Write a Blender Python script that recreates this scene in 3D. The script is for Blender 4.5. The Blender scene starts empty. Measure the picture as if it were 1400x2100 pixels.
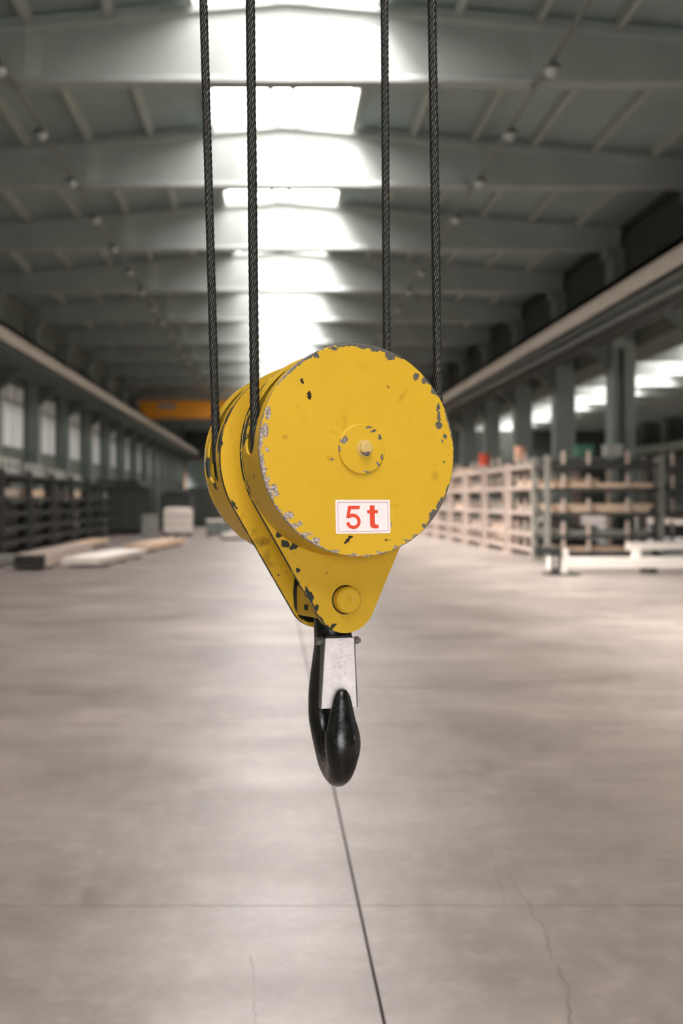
import bpy, bmesh, math, random
from mathutils import Vector, Matrix, noise as mnoise

random.seed(7)
PI = math.pi
S = bpy.context.scene
C = S.collection

# ------------------------------------------------------------------ camera
cam_d = bpy.data.cameras.new('camera')
cam = bpy.data.objects.new('camera', cam_d)
C.objects.link(cam)
cam.location = (0, 0, 1.6)
cam.rotation_euler = (PI / 2, 0, 0)
cam_d.lens = 35
cam_d.sensor_width = 36
cam_d.sensor_fit = 'AUTO'
cam_d.shift_x = 135 / 2100
cam_d.shift_y = -24 / 2100
cam_d.clip_start = 0.05
cam_d.clip_end = 400
cam_d.dof.use_dof = True
cam_d.dof.focus_distance = 1.78
cam_d.dof.aperture_fstop = 2.8
S.camera = cam

# ------------------------------------------------------------------ world, exposure
world = bpy.data.worlds.new('world')
S.world = world
world.use_nodes = True
world.node_tree.nodes['Background'].inputs[0].default_value = (0.85, 0.9, 1.0, 1)
world.node_tree.nodes['Background'].inputs[1].default_value = 0.6
S.view_settings.view_transform = 'Standard'
S.view_settings.look = 'None'
S.view_settings.exposure = 0.0
S.view_settings.gamma = 1.0
S.view_settings.use_curve_mapping = False

LIGHT_WELL = 0.8         # height of the added ridge well that shapes light on the beams
SKYLIGHT = 9.4        # radiance of the daylit roof glazing
SIDE_GLAZING = 0.06   # radiance of the dull side glazing
FRONT_FILL = 1000.0          # power of the added fill light behind the camera


def area(name, loc, rot, sx, sy, power, col):
    l = bpy.data.lights.new(name, 'AREA')
    l.shape = 'RECTANGLE'
    l.size, l.size_y = sx, sy
    l.energy = power
    l.color = col
    o = bpy.data.objects.new(name, l)
    C.objects.link(o)
    o.location = loc
    o.rotation_euler = rot
    return o


# hazy sun through the ridge glazing, from the upper left behind the camera
sun_d = bpy.data.lights.new('sun', 'SUN')
sun_d.energy = 48.0
sun_d.angle = math.radians(26)
sun_d.color = (1.0, 0.96, 0.935)
sun = bpy.data.objects.new('sun', sun_d)
C.objects.link(sun)
sun.rotation_euler = Vector((0.54, 0.30, -1.0)).to_track_quat('-Z', 'Y').to_euler()

# fill light added in an unseen back-wall gate to brighten the block
area('front_fill_light', (0.4, -12.4, 2.4), (PI / 2, 0, 0), 7.0, 4.6, FRONT_FILL, (1.0, 0.965, 0.94))


# ------------------------------------------------------------------ helpers: materials
def srgb(r, g, b):
    f = lambda c: (c / 12.92 if c <= 0.04045 else ((c + 0.055) / 1.055) ** 2.4)
    return (f(r / 255), f(g / 255), f(b / 255), 1)


class NT:
    def __init__(self, name):
        self.m = bpy.data.materials.new(name)
        self.m.use_nodes = True
        self.n = self.m.node_tree.nodes
        self.l = self.m.node_tree.links
        self.b = self.n['Principled BSDF']

    def node(self, t, **kw):
        x = self.n.new(t)
        for k, v in kw.items():
            setattr(x, k, v)
        return x

    def set(self, sock, v):
        if isinstance(v, bpy.types.NodeSocket):
            self.l.new(v, sock)
        else:
            sock.default_value = v

    def math(self, op, a, b=0.0, c=None, clamp=False):
        x = self.node('ShaderNodeMath', operation=op, use_clamp=clamp)
        self.set(x.inputs[0], a)
        self.set(x.inputs[1], b)
        if c is not None:
            self.set(x.inputs[2], c)
        return x.outputs[0]

    def vmath(self, op, a, b=None, out=0):
        x = self.node('ShaderNodeVectorMath', operation=op)
        self.set(x.inputs[0], a)
        if b is not None:
            self.set(x.inputs[1], b)
        return x.outputs[out]

    def coord(self):
        return self.node('ShaderNodeTexCoord').outputs['Object']

    def noise(self, vec, scale, detail=2.0, rough=0.5, color=False):
        x = self.node('ShaderNodeTexNoise')
        self.l.new(vec, x.inputs['Vector'])
        x.inputs['Scale'].default_value = scale
        x.inputs['Detail'].default_value = detail
        x.inputs['Roughness'].default_value = rough
        return x.outputs['Color' if color else 'Fac']

    def mapping(self, vec, loc=(0, 0, 0), rot=(0, 0, 0), scale=(1, 1, 1), typ='POINT'):
        x = self.node('ShaderNodeMapping', vector_type=typ)
        self.l.new(vec, x.inputs['Vector'])
        x.inputs['Location'].default_value = loc
        x.inputs['Rotation'].default_value = rot
        x.inputs['Scale'].default_value = scale
        return x.outputs[0]

    def ramp(self, fac, lo, hi, a=0.0, b=1.0):
        x = self.node('ShaderNodeMapRange')
        self.l.new(fac, x.inputs[0])
        x.inputs[1].default_value = lo
        x.inputs[2].default_value = hi
        x.inputs[3].default_value = a
        x.inputs[4].default_value = b
        return x.outputs[0]

    def mix(self, fac, a, b):
        x = self.node('ShaderNodeMix', data_type='RGBA')
        self.set(x.inputs[0], fac)
        self.set(x.inputs[6], a)
        self.set(x.inputs[7], b)
        return x.outputs[2]

    def bump(self, h, strength=0.2, dist=0.01):
        x = self.node('ShaderNodeBump')
        self.l.new(h, x.inputs['Height'])
        x.inputs['Strength'].default_value = strength
        x.inputs['Distance'].default_value = dist
        self.l.new(x.outputs[0], self.b.inputs['Normal'])

    def sep(self, vec):
        x = self.node('ShaderNodeSeparateXYZ')
        self.l.new(vec, x.inputs[0])
        return x.outputs


def mottled(name, col, var=0.15, scale=3.0, rough=0.6, metal=0.0, stretch=(1, 1, 1), bump=0.0):
    t = NT(name)
    v = t.mapping(t.coord(), scale=stretch)
    n = t.noise(v, scale, 5, 0.6)
    c2 = tuple(max(0, x * (1 - var)) for x in col[:3]) + (1,)
    c1 = tuple(min(1, x * (1 + var)) for x in col[:3]) + (1,)
    t.set(t.b.inputs['Base Color'], t.mix(t.ramp(n, 0.3, 0.7), c2, c1))
    t.b.inputs['Roughness'].default_value = rough
    t.b.inputs['Metallic'].default_value = metal
    if bump:
        t.bump(n, bump)
    return t.m


def glow(name, col, strength):
    t = NT(name)
    t.b.inputs['Base Color'].default_value = (0.8, 0.8, 0.8, 1)
    t.b.inputs['Emission Color'].default_value = col
    t.b.inputs['Emission Strength'].default_value = strength
    t.b.inputs['Roughness'].default_value = 0.4
    return t.m


M = {}
M['beam'] = mottled('pale_precast_concrete', srgb(138, 143, 139), 0.08, 1.3, 0.75)
M['deck'] = mottled('grey_roof_deck', srgb(130, 143, 139), 0.08, 0.8, 0.7)
M['purlin'] = mottled('grey_purlin', srgb(150, 155, 146), 0.08, 1.0, 0.7)
M['column'] = mottled('column_concrete', srgb(120, 128, 123), 0.10, 1.2, 0.75)
M['runway'] = mottled('runway_concrete', srgb(168, 158, 146), 0.10, 0.9, 0.7, stretch=(1, 0.3, 1))
M['soffit'] = mottled('shaded_soffit', srgb(84, 92, 87), 0.1, 0.9, 0.8)  # shade under the runway and corbels painted into the colour
M['wall'] = mottled('wall_concrete', srgb(108, 113, 104), 0.12, 0.6, 0.8)
M['wall_dark'] = mottled('dark_wall', srgb(60, 64, 58), 0.12, 0.6, 0.8)
M['steel_dark'] = mottled('dark_painted_steel', srgb(38, 41, 38), 0.2, 6, 0.5)
M['steel_mid'] = mottled('grey_steel', srgb(96, 95, 90), 0.2, 5, 0.45, 0.3)
M['profile_tan'] = mottled('tan_profile', srgb(206, 178, 152), 0.18, 4, 0.5)
M['profile_pink'] = mottled('pale_pink_profile', srgb(172, 155, 143), 0.15, 4, 0.45)
M['profile_dark'] = mottled('dark_profile', srgb(48, 49, 45), 0.25, 4, 0.55)
M['profile_grey'] = mottled('grey_profile', srgb(118, 116, 108), 0.2, 4, 0.5)
M['white'] = mottled('off_white_paint', srgb(228, 218, 208), 0.06, 3, 0.55)
M['wrap'] = mottled('white_wrap_film', srgb(226, 214, 206), 0.06, 3, 0.35, bump=0.3)
M['orange'] = mottled('crane_orange_paint', srgb(226, 150, 26), 0.08, 1.0, 0.5)
M['salmon'] = mottled('salmon_paint', srgb(224, 168, 140), 0.08, 3, 0.5)
M['red'] = mottled('red_paint', srgb(196, 78, 52), 0.08, 3, 0.5)
M['green'] = mottled('green_paint', srgb(46, 92, 70), 0.08, 3, 0.5)
M['rust'] = mottled('rusty_rail', srgb(118, 84, 58), 0.2, 3, 0.6)
M['box_grey'] = mottled('grey_box', srgb(150, 150, 142), 0.1, 4, 0.6)
M['black'] = mottled('black_rubber', srgb(20, 21, 20), 0.2, 5, 0.6)
M['blue_grey'] = mottled('blue_grey_panel', srgb(112, 120, 116), 0.06, 0.6, 0.6)


def glazing(name, col, strength, tint):
    """wired roof glazing: scatters the daylight and lets part of the sun straight through"""
    t = NT(name)
    t.n.remove(t.b)
    e = t.node('ShaderNodeEmission')
    e.inputs[0].default_value = col
    e.inputs[1].default_value = strength
    tr_ = t.node('ShaderNodeBsdfTransparent')
    tr_.inputs[0].default_value = tint
    a = t.node('ShaderNodeAddShader')
    t.l.new(e.outputs[0], a.inputs[0])
    t.l.new(tr_.outputs[0], a.inputs[1])
    t.l.new(a.outputs[0], t.n['Material Output'].inputs[0])
    return t.m


M['skylight'] = glazing('daylit_glazing', (1.0, 0.94, 0.92, 1), SKYLIGHT, (.8, .8, .8, 1))
M['side_glass'] = glow('dull_daylit_glazing', (0.95, 0.94, 0.84, 1), SIDE_GLAZING)
M['lamp_white'] = mottled('lamp_white', srgb(150, 154, 148), 0.05, 3, 0.4)
M['joint'] = mottled('dark_joint_filler', srgb(70, 64, 58), 0.2, 8, 0.9)


# --- polished concrete floor
def floor_mat():
    t = NT('polished_concrete')
    co = t.coord()
    big = t.noise(co, 0.55, 6, 0.62)
    str_ = t.noise(t.mapping(co, scale=(0.5, 1.6, 1)), 0.9, 5, 0.6)
    fine = t.noise(co, 9.0, 6, 0.65)
    speck = t.noise(co, 38.0, 2, 0.5)
    blotch = t.noise(t.mapping(co, loc=(3, 7, 0)), 2.6, 6, 0.7)
    a = t.mix(t.ramp(big, 0.34, 0.66), srgb(105, 96, 90), srgb(152, 141, 133))
    a = t.mix(t.math('MULTIPLY', t.ramp(str_, 0.36, 0.74), 0.75), a, srgb(98, 89, 83))
    a = t.mix(t.math('MULTIPLY', t.ramp(blotch, 0.42, 0.80), 0.45), a, srgb(90, 82, 76))
    a = t.mix(t.math('MULTIPLY', t.ramp(fine, 0.48, 0.75), 0.4), a, srgb(162, 150, 141))
    a = t.mix(t.math('MULTIPLY', t.ramp(speck, 0.69, 0.75), 0.6), a, srgb(76, 68, 62))
    # hairline cracks: distance in x from wandering lines y -> x
    x, y, z = t.sep(co)
    masks = []
    for (xa, slope, curve, y0, y1, w, seed) in (
            (0.905, 0.19, 0.095, 2.4, 4.25, 0.003, 1), (0.84, 0.06, -0.02, 3.95, 4.6, 0.002, 5),
            (-0.07, 0.02, 0.1, 2.6, 3.5, 0.002, 9), (-0.86, -0.30, 0.0, 2.8, 3.5, 0.002, 13)):
        yy = t.math('SUBTRACT', y, 3.0)
        line = t.math('ADD', t.math('MULTIPLY', yy, slope), xa)
        line = t.math('SUBTRACT', line, t.math('MULTIPLY', t.math('MULTIPLY', yy, yy), curve))
        wob = t.noise(t.mapping(co, loc=(seed, 0, seed), scale=(0.0, 1.0, 0.0)), 5.0, 4, 0.6)
        line = t.math('ADD', line, t.math('MULTIPLY', t.math('SUBTRACT', wob, 0.5), 0.09))
        dist = t.math('ABSOLUTE', t.math('SUBTRACT', x, line))
        on = t.ramp(dist, w, w * 2.5, 1.0, 0.0)
        on = t.math('MULTIPLY', on, t.math('GREATER_THAN', y, y0))
        on = t.math('MULTIPLY', on, t.math('LESS_THAN', y, y1))
        masks.append(on)
    m = masks[0]
    for q in masks[1:]:
        m = t.math('MAXIMUM', m, q)
    m = t.math('MULTIPLY', m, t.ramp(t.noise(co, 6, 3), 0.35, 0.6, 0.35, 0.85))
    a = t.mix(m, a, srgb(92, 84, 77))
    t.set(t.b.inputs['Base Color'], a)
    r = t.math('ADD', t.ramp(str_, 0.3, 0.7, 0.32, 0.46), t.math('MULTIPLY', t.math('SUBTRACT', fine, 0.5), 0.15))
    t.set(t.b.inputs['Roughness'], r)
    t.b.inputs['Specular IOR Level'].default_value = 0.65
    h = t.math('ADD', t.noise(t.mapping(co, scale=(0.6, 1.0, 1)), 1.6, 2), t.math('MULTIPLY', fine, 0.08))
    t.bump(h, 0.25, 0.02)
    return t.m


M['floor'] = floor_mat()


# ------------------------------------------------------------------ helpers: meshes
class MB:
    """collects shapes into one mesh"""

    def __init__(self):
        self.v, self.f, self.mi = [], [], []

    def add(self, verts, faces, mi=0):
        k = len(self.v)
        self.v += [tuple(p) for p in verts]
        self.f += [tuple(i + k for i in q) for q in faces]
        self.mi += [mi] * len(faces)
        return self

    def box(self, c, s, mi=0, rot=None):
        x, y, z = (q / 2 for q in s)
        vs = [Vector((i * x, j * y, k * z)) for k in (-1, 1) for j in (-1, 1) for i in (-1, 1)]
        if rot is not None:
            vs = [rot @ q for q in vs]
        vs = [q + Vector(c) for q in vs]
        return self.add(vs, [(0, 2, 3, 1), (4, 5, 7, 6), (0, 1, 5, 4), (2, 6, 7, 3), (0, 4, 6, 2), (1, 3, 7, 5)], mi)

    def span(self, a, b, mi=0):
        return self.box([(p + q) / 2 for p, q in zip(a, b)], [abs(q - p) for p, q in zip(a, b)], mi)

    def cyl(self, p0, p1, r, n=12, mi=0, r1=None):
        p0, p1 = Vector(p0), Vector(p1)
        r1 = r if r1 is None else r1
        d = (p1 - p0).normalized()
        a = d.orthogonal().normalized()
        b = d.cross(a)
        vs = []
        for p, q in ((p0, r), (p1, r1)):
            for i in range(n):
                t = 2 * PI * i / n
                vs.append(p + (a * math.cos(t) + b * math.sin(t)) * q)
        fs = [(i, (i + 1) % n, n + (i + 1) % n, n + i) for i in range(n)]
        fs += [tuple(range(n))[::-1], tuple(range(n, 2 * n))]
        return self.add(vs, fs, mi)

    def prism_y(self, poly, y0, y1, mi=0, side=None):
        """poly of (x,z), counter-clockwise seen from -y, extruded from y0 to y1"""
        n = len(poly)
        vs = [(x, y0, z) for x, z in poly] + [(x, y1, z) for x, z in poly]
        self.add(vs, [tuple(range(n)), tuple(range(2 * n - 1, n - 1, -1))], mi)
        self.add(vs, [(i + n, (i + 1) % n + n, (i + 1) % n, i) for i in range(n)], mi if side is None else side)
        return self

    def lathe_y(self, prof, cx=0.0, cz=0.0, n=64, mi=0):
        """prof of (r,y); closed with fans where r is 0"""
        rings = []
        vs, fs = [], []
        for r, y in prof:
            if r == 0:
                rings.append([len(vs)])
                vs.append((cx, y, cz))
            else:
                rings.append(list(range(len(vs), len(vs) + n)))
                vs += [(cx + r * math.cos(2 * PI * i / n), y, cz + r * math.sin(2 * PI * i / n)) for i in range(n)]
        for a, b in zip(rings, rings[1:]):
            for i in range(n):
                j = (i + 1) % n
                if len(a) == 1 and len(b) > 1:
                    fs.append((a[0], b[j], b[i]))
                elif len(b) == 1 and len(a) > 1:
                    fs.append((a[i], a[j], b[0]))
                elif len(a) > 1:
                    fs.append((a[i], a[j], b[j], b[i]))
        return self.add(vs, fs, mi)

    def mesh(self, name, mats, smooth=False, fix=True):
        me = bpy.data.meshes.new(name)
        me.from_pydata(self.v, [], self.f)
        mats = mats if isinstance(mats, (list, tuple)) else [mats]
        for m in mats:
            me.materials.append(m)
        me.polygons.foreach_set('material_index', self.mi)
        me.update()
        if fix:
            bm = bmesh.new()
            bm.from_mesh(me)
            bmesh.ops.recalc_face_normals(bm, faces=bm.faces)
            bm.to_mesh(me)
            bm.free()
        if smooth:
            me.polygons.foreach_set('use_smooth', [True] * len(me.polygons))
            me.set_sharp_from_angle(angle=math.radians(38))
        return me

    def obj(self, name, mats, parent=None, smooth=False, fix=True):
        return put(name, self.mesh(name, mats, smooth, fix), parent)


def put(name, me, parent=None, loc=(0, 0, 0), rz=0.0):
    o = bpy.data.objects.new(name, me)
    C.objects.link(o)
    o.parent = parent
    o.location = loc
    o.rotation_euler = (0, 0, rz)
    return o


def tag(o, label=None, cat=None, group=None, kind=None):
    if label:
        o['label'] = label
    if cat:
        o['category'] = cat
    if group:
        o['group'] = group
    if kind:
        o['kind'] = kind
    return o


def thing(name, label, cat, loc=(0, 0, 0), rz=0.0, group=None):
    o = put(name, None, None, loc, rz)
    return tag(o, label, cat, group)


def bevel(o, w, seg=2, ang=40):
    m = o.modifiers.new('bevel', 'BEVEL')
    m.width = w
    m.segments = seg
    m.limit_method = 'ANGLE'
    m.angle_limit = math.radians(ang)
    return o


def dup(o, loc=None, rz=None, label=None):
    c = o.copy()
    C.objects.link(c)
    if loc is not None:
        c.location = loc
    if rz is not None:
        c.rotation_euler[2] = rz
    if label:
        c['label'] = label
    for ch in o.children:
        k = ch.copy()
        C.objects.link(k)
        k.parent = c
        for g in ch.children:
            q = g.copy()
            C.objects.link(q)
            q.parent = k
    return c


ORD = ['first', 'second', 'third', 'fourth', 'fifth', 'sixth', 'seventh', 'eighth', 'ninth', 'tenth', 'eleventh',
       'twelfth', 'thirteenth', 'fourteenth', 'fifteenth', 'sixteenth', 'seventeenth', 'eighteenth', 'nineteenth', 'twentieth']

# ------------------------------------------------------------------ the hall
BAY = 6.1
Y1 = 18.42                 # first roof beam in view
KMIN, KMAX = -5, 15
YA, YB = -12.5, 112.0      # back wall and end wall
RX = 0.2                   # ridge of this hall
RX2 = 24.5                 # ridge of the next hall
ZB = 9.28                  # underside of the roof beams
ZR = 10.84                 # beam top at the ridge
SL = 0.09
yk = lambda k: Y1 + BAY * k


def ridge_z(x, rx):
    return ZR - SL * abs(x - rx)


# floor: a dark bed with slabs on it, saw-cut joints left open between them
fl = MB().span((-11.3, YA, -0.25), (39, YB, -0.03)).obj('floor', M['joint'])
tag(fl, kind='structure')
jx = lambda y: 0.332 - 0.004 * (y - 3.05)
rows = [YA] + [3.93 + 3.17 * j for j in range(-5, 34)] + [YB]
for a, b in zip(rows, rows[1:]):
    if a >= b:
        continue
    g = 0.0025
    for xa0, xa1, xb0, xb1 in ((-11.3, -11.3, jx(a) - .0055, jx(b) - .0055), (jx(a) + .0055, jx(b) + .0055, 11.5, 11.5), (11.505, 11.505, 39, 39)):
        m = MB()
        m.add([(xa0, a + g, -.03), (xb0, a + g, -.03), (xb1, b - g, -.03), (xa1, b - g, -.03),
               (xa0, a + g, 0), (xb0, a + g, 0), (xb1, b - g, 0), (xa1, b - g, 0)],
              [(0, 3, 2, 1), (4, 5, 6, 7), (0, 1, 5, 4), (1, 2, 6, 5), (2, 3, 7, 6), (3, 0, 4, 7)])
        m.obj('floor_slab', M['floor'], fl)


# roof beams: tapered precast I-beams, thick ends, thin web in the middle
def beam_mesh(hw, web0=4.5, web1=4.8):
    xs = [-hw, -web1, -web0, 0, web0, web1, hw]
    th = [.17, .17, .085, .085, .085, .17, .17]
    m = MB()
    prof = []
    for x, t in zip(xs, th):
        zt = ZR - SL * abs(x)
        prof.append([(-.175, ZB), (.175, ZB), (.175, ZB + .07), (t, ZB + .15), (t, zt - .2), (.19, zt - .13), (.19, zt),
                     (-.19, zt), (-.19, zt - .13), (-t, zt - .2), (-t, ZB + .15), (-.175, ZB + .07)])
    n = 12
    vs = [(x, y, z) for x, p in zip(xs, prof) for y, z in p]
    fs = []
    for i in range(len(xs) - 1):
        for j in range(n):
            k = (j + 1) % n
            fs.append((i * n + j, i * n + k, (i + 1) * n + k, (i + 1) * n + j))
    fs += [tuple(range(n)), tuple(range((len(xs) - 1) * n, len(xs) * n))]
    m.add(vs, fs)
    # bearing lug at the ridge
    m.span((-.17, -.2, ZR - .02), (.17, .2, ZR + .1))
    return m.mesh('roof_beam', M['beam'])


bm1 = beam_mesh(10.35)
bm2 = beam_mesh(13.75, 5.2, 5.5)
nb = 0
for k in range(KMIN, KMAX + 1):
    o = put('roof_beam', bm1, None, (RX, yk(k), 0))
    tag(o, kind='structure')
    if k >= 0:
        o['label'] = 'tapered concrete roof beam across the hall, %s from the front' % ORD[nb]
        nb += 1
for i, k in enumerate(range(1, KMAX + 1)):
    tag(put('roof_beam', bm2, None, (RX2, yk(k), 0)), 'roof beam of the neighbouring hall, %s from the front' % ORD[i], kind='structure')

# ceiling: deck panels, purlins and glazing per bay
deck_top = 0.14
cl = thing('ceiling', None, None)
tag(cl, kind='structure')
cl2 = thing('ceiling', None, None)
tag(cl2, kind='structure')


def slab_mesh(x0, x1, rx, lift, th, mat, name, ln):
    m = MB()
    z0, z1 = ridge_z(x0, rx) + lift, ridge_z(x1, rx) + lift
    m.prism_y([(x0, z0), (x1, z1), (x1, z1 + th), (x0, z0 + th)], 0, ln)
    return m.mesh(name, mat)


def roof(parent, rx, x0, x1, gl, gr, kr, purl):
    decks = [slab_mesh(x0, rx - gl, rx, .12, .1, M['deck'], 'roof_panel', BAY - .02),
             slab_mesh(rx + gr, x1, rx, .12, .1, M['deck'], 'roof_panel', BAY - .02)]
    bars = [rx - .32, rx + .2]
    edges = [rx - gl, bars[0], bars[1], rx + gr]
    # the glazing sits on an added, unseen light-shaping well above the roof, open to the hall below
    panes = [slab_mesh(a, b, rx, .12 + LIGHT_WELL, .03, M['skylight'], 'skylight_pane', BAY - .04) for a, b in zip(edges, edges[1:])]
    side = []
    for x, sg in ((edges[0], -1), (edges[3], 1)):
        z = ridge_z(x, rx) + .12
        a_, b_ = sorted((x, x + .08 * sg))
        side.append(MB().span((a_, 0, z), (b_, BAY, z + LIGHT_WELL + .05)).mesh('light_well_side', M['deck']))
    curb = []
    for x, w, d in ((edges[0] - .04, .12, .30), (edges[3] + .04, .12, .30), (bars[0], .12, .16), (bars[1], .12, .16)):
        z = ridge_z(x, rx) + .24
        curb.append(MB().span((x - w / 2, 0, z - d), (x + w / 2, BAY - .48, z)).mesh('skylight_bar', M['purlin']))
    pm = []
    for x in purl:
        z = ridge_z(x, rx)
        pm.append(MB().prism_y([(x - .06, z - .1), (x + .06, z - .1), (x + .09, z + .13), (x - .09, z + .13)], 0, BAY - .48).mesh('purlin', M['purlin']))
    for k in kr:
        y = yk(k)
        for me in decks:
            put(me.name.split('.')[0], me, parent, (0, y + .01, 0))
        for me in panes:
            put('skylight_pane', me, parent, (0, y + .02, 0))
        for me in side:
            put('light_well_side', me, parent, (0, y, 0))
        for me in curb:
            put('skylight_bar', me, parent, (0, y + .24, 0))
        for me in pm:
            put('purlin', me, parent, (0, y + .24, 0))


purl1 = [RX - 1.76 - 1.49 * i for i in range(1, 6)] + [RX + 1.69 + 1.46 * i for i in range(1, 6)]
roof(cl, RX, -11.2, 10.62, 1.72, 1.66, range(KMIN, KMAX + 1), purl1)
purl2 = [RX2 + sgn * (1.8 + 1.5 * i) for sgn in (-1, 1) for i in range(1, 8)]
roof(cl2, RX2, 10.62, 38.9, 1.75, 1.75, range(0, KMAX + 1), purl2)

# columns
colm = MB()
colm.span((-.35, -.32, 0), (.35, .32, 9.28))
colm.span((-.5, -.30, 9.0), (.5, .30, 9.28))
colm_me = colm.mesh('column', M['column'])
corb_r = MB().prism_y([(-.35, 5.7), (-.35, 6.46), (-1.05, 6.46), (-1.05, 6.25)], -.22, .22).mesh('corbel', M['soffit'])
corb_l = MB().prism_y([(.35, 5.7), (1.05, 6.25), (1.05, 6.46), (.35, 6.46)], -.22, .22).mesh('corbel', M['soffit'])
coll = MB()
coll.span((-.15, -.30, 0), (.35, .30, 9.28))
coll.span((-.15, -.28, 9.0), (.5, .28, 9.28))
coll_me = coll.mesh('column', M['column'])
pipe_me = MB().cyl((-.08, -.40, 0), (-.08, -.40, 6.2), .07, 10).mesh('downpipe', M['steel_dark'], True)
nr = nl = 0
for k in range(KMIN, KMAX + 1):
    o = put('column', colm_me, None, (10.6, yk(k), 0))
    tag(o, kind='structure')
    if k >= 2:
        o['label'] = 'concrete column between the halls, %s from the front' % ORD[nr]
        nr += 1
    put('corbel', corb_r, o)
    if k == 2:
        put('downpipe', pipe_me, o)
    o = put('column', coll_me, None, (-10.5, yk(k), 0))
    tag(o, kind='structure')
    if k >= 3:
        o['label'] = 'concrete column against the windowed wall, %s from the front' % ORD[nl]
        nl += 1
    put('corbel', corb_l, o)
    if k >= 0:
        tag(put('column', colm_me, None, (38.3, yk(k), 0)), kind='structure')

# crane runways
for x_in, x_out, sx, side in ((8.62, 10.2, 1, 'beside the open column row'), (-8.55, -10.1, -1, 'along the windowed wall')):
    m = MB()
    a, b = sorted((x_in, x_out))
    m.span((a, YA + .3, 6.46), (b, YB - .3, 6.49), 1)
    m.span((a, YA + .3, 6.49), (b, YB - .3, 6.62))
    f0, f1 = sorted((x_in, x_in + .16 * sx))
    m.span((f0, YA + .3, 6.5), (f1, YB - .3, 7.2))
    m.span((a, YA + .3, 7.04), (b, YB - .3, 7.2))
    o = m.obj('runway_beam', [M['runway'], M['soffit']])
    tag(o, 'long pale crane runway beam ' + side, kind='structure')
    xr = x_in + .55 * sx
    MB().span((xr - .04, YA + .3, 7.2), (xr + .04, YB - .3, 7.28)).span((xr - .07, YA + .3, 7.2), (xr + .07, YB - .3, 7.22)).obj('crane_rail', M['rust'], o)
# runway of the next hall, on the other face of the columns
o = MB().span((11.05, YA + .3, 6.3), (12.3, YB - .3, 6.95)).obj('runway_beam', M['wall'])
tag(o, 'grey crane runway beam of the neighbouring hall behind the columns', kind='structure')
o = MB().span((36.6, YA + .3, 6.3), (37.9, YB - .3, 7.0)).obj('runway_beam', M['wall'])
tag(o, 'crane runway beam on the far side of the neighbouring hall', kind='structure')
# conductor bars slung under the right runway
for i, (x, z) in enumerate(((8.9, 6.30), (9.3, 6.22), (9.75, 6.30))):
    m = MB().span((x - .04, YA + 1, z - .05), (x + .04, YB - 1, z + .05))
    for k in range(0, KMAX):
        m.span((x - .015, yk(k) + 2.9, z), (x + .015, yk(k) + 3.0, 6.47))
    tag(m.obj('conductor_rail', M['steel_mid']),
        'thin grey conductor bar under the right crane runway, %s from the hall side' % ORD[i], 'rail', 'conductor bars under the runway')

# walls
wl = MB().span((-11.25, YA, 0), (-10.68, YB, 3.7)).span((-11.25, YA, 6.3), (-10.68, YB, 9.9)).obj('wall_left', M['wall'])
tag(wl, kind='structure')
win = 0
pane_me = MB().span((0, 0, 0), (.03, 1.2, 2.5)).mesh('pane', M['side_glass'])
mull_me = MB().span((0, 0, 0), (.08, .10, 2.6)).mesh('mullion', M['column'])
rail_me = MB().span((0, 0, 0), (.10, BAY - .7, .08)).mesh('transom', M['column'])
for k in range(KMIN, KMAX):
    win += 1
    o = thing('window_%d' % win, None, None, (-10.80, yk(k) + .35, 3.72))
    tag(o, kind='structure')
    for j in range(4):
        put('pane', pane_me, o, (.03, .1 + j * 1.36, .04))
    for j in range(5):
        put('mullion', mull_me, o, (0, -.06 + j * 1.36 - (.04 if j else 0), 0))
    put('transom', rail_me, o, (0, 0, -.02))
    put('transom', rail_me, o, (0, 0, 1.85))
    MB().span((0, -.7, 0), (.06, 0.0, 2.6)).obj('wall_strip', M['wall'], o)
wr = MB().span((10.62, YA, 7.2), (10.8, YB, 10.1)).obj('wall_right', M['wall_dark'])
tag(wr, 'dark closed strip above the open column row', kind='structure')
# front part of the right side is closed
wf = MB().span((38.7, YA, 0), (39, YB, 10.6)).obj('wall_side', M['wall_dark'])
tag(wf, kind='structure')
we = MB()
we.prism_y([(-11.25, 0), (39, 0), (39, 10.6), (RX2, 12.0), (10.7, 10.2), (RX, 11.2), (-11.25, 10.2)], YB, YB + .3)
we = we.obj('wall_end', M['wall_dark'])
tag(we, kind='structure')
wb = MB()
for a, b in (((-11.25, 0), (-3.4, 10.9)), ((4.2, 0), (39, 10.9)), ((-3.4, 5.0), (4.2, 11.1))):
    wb.span((a[0], YA - .3, a[1]), (b[0], YA, b[1]))
tag(wb.obj('wall_back', M['wall']), kind='structure')
# big pale sectional door in the end wall
dr = thing('door_1', None, None, (-6.6, YB - .12, 0))
tag(dr, kind='structure')
for j in range(6):
    MB().span((-3.4, -.05, .04 + j * 1.02), (3.4, .05, 1.04 + j * 1.02)).obj('door_panel', M['blue_grey'], dr)
MB().span((-3.6, -.08, 0), (-3.4, .1, 6.3)).span((3.4, -.08, 0), (3.6, .1, 6.3)).span((-3.6, -.08, 6.14), (3.6, .1, 6.34)).obj('door_frame', M['rust'], dr)


# ------------------------------------------------------------------ the hook block
bd = Vector((-0.34843775, 0.93648277, -0.03988941))   # front to back
bu = Vector((0.93722871, 0.34871529, 0.0))
bv = bu.cross(bd)
BM = Matrix(((bu.x, bd.x, bv.x, 0.1506), (bu.y, bd.y, bv.y, 1.7693), (bu.z, bd.z, bv.z, 1.690), (0, 0, 0, 1)))
R = 0.19

YEL = srgb(209, 170, 41)


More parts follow.
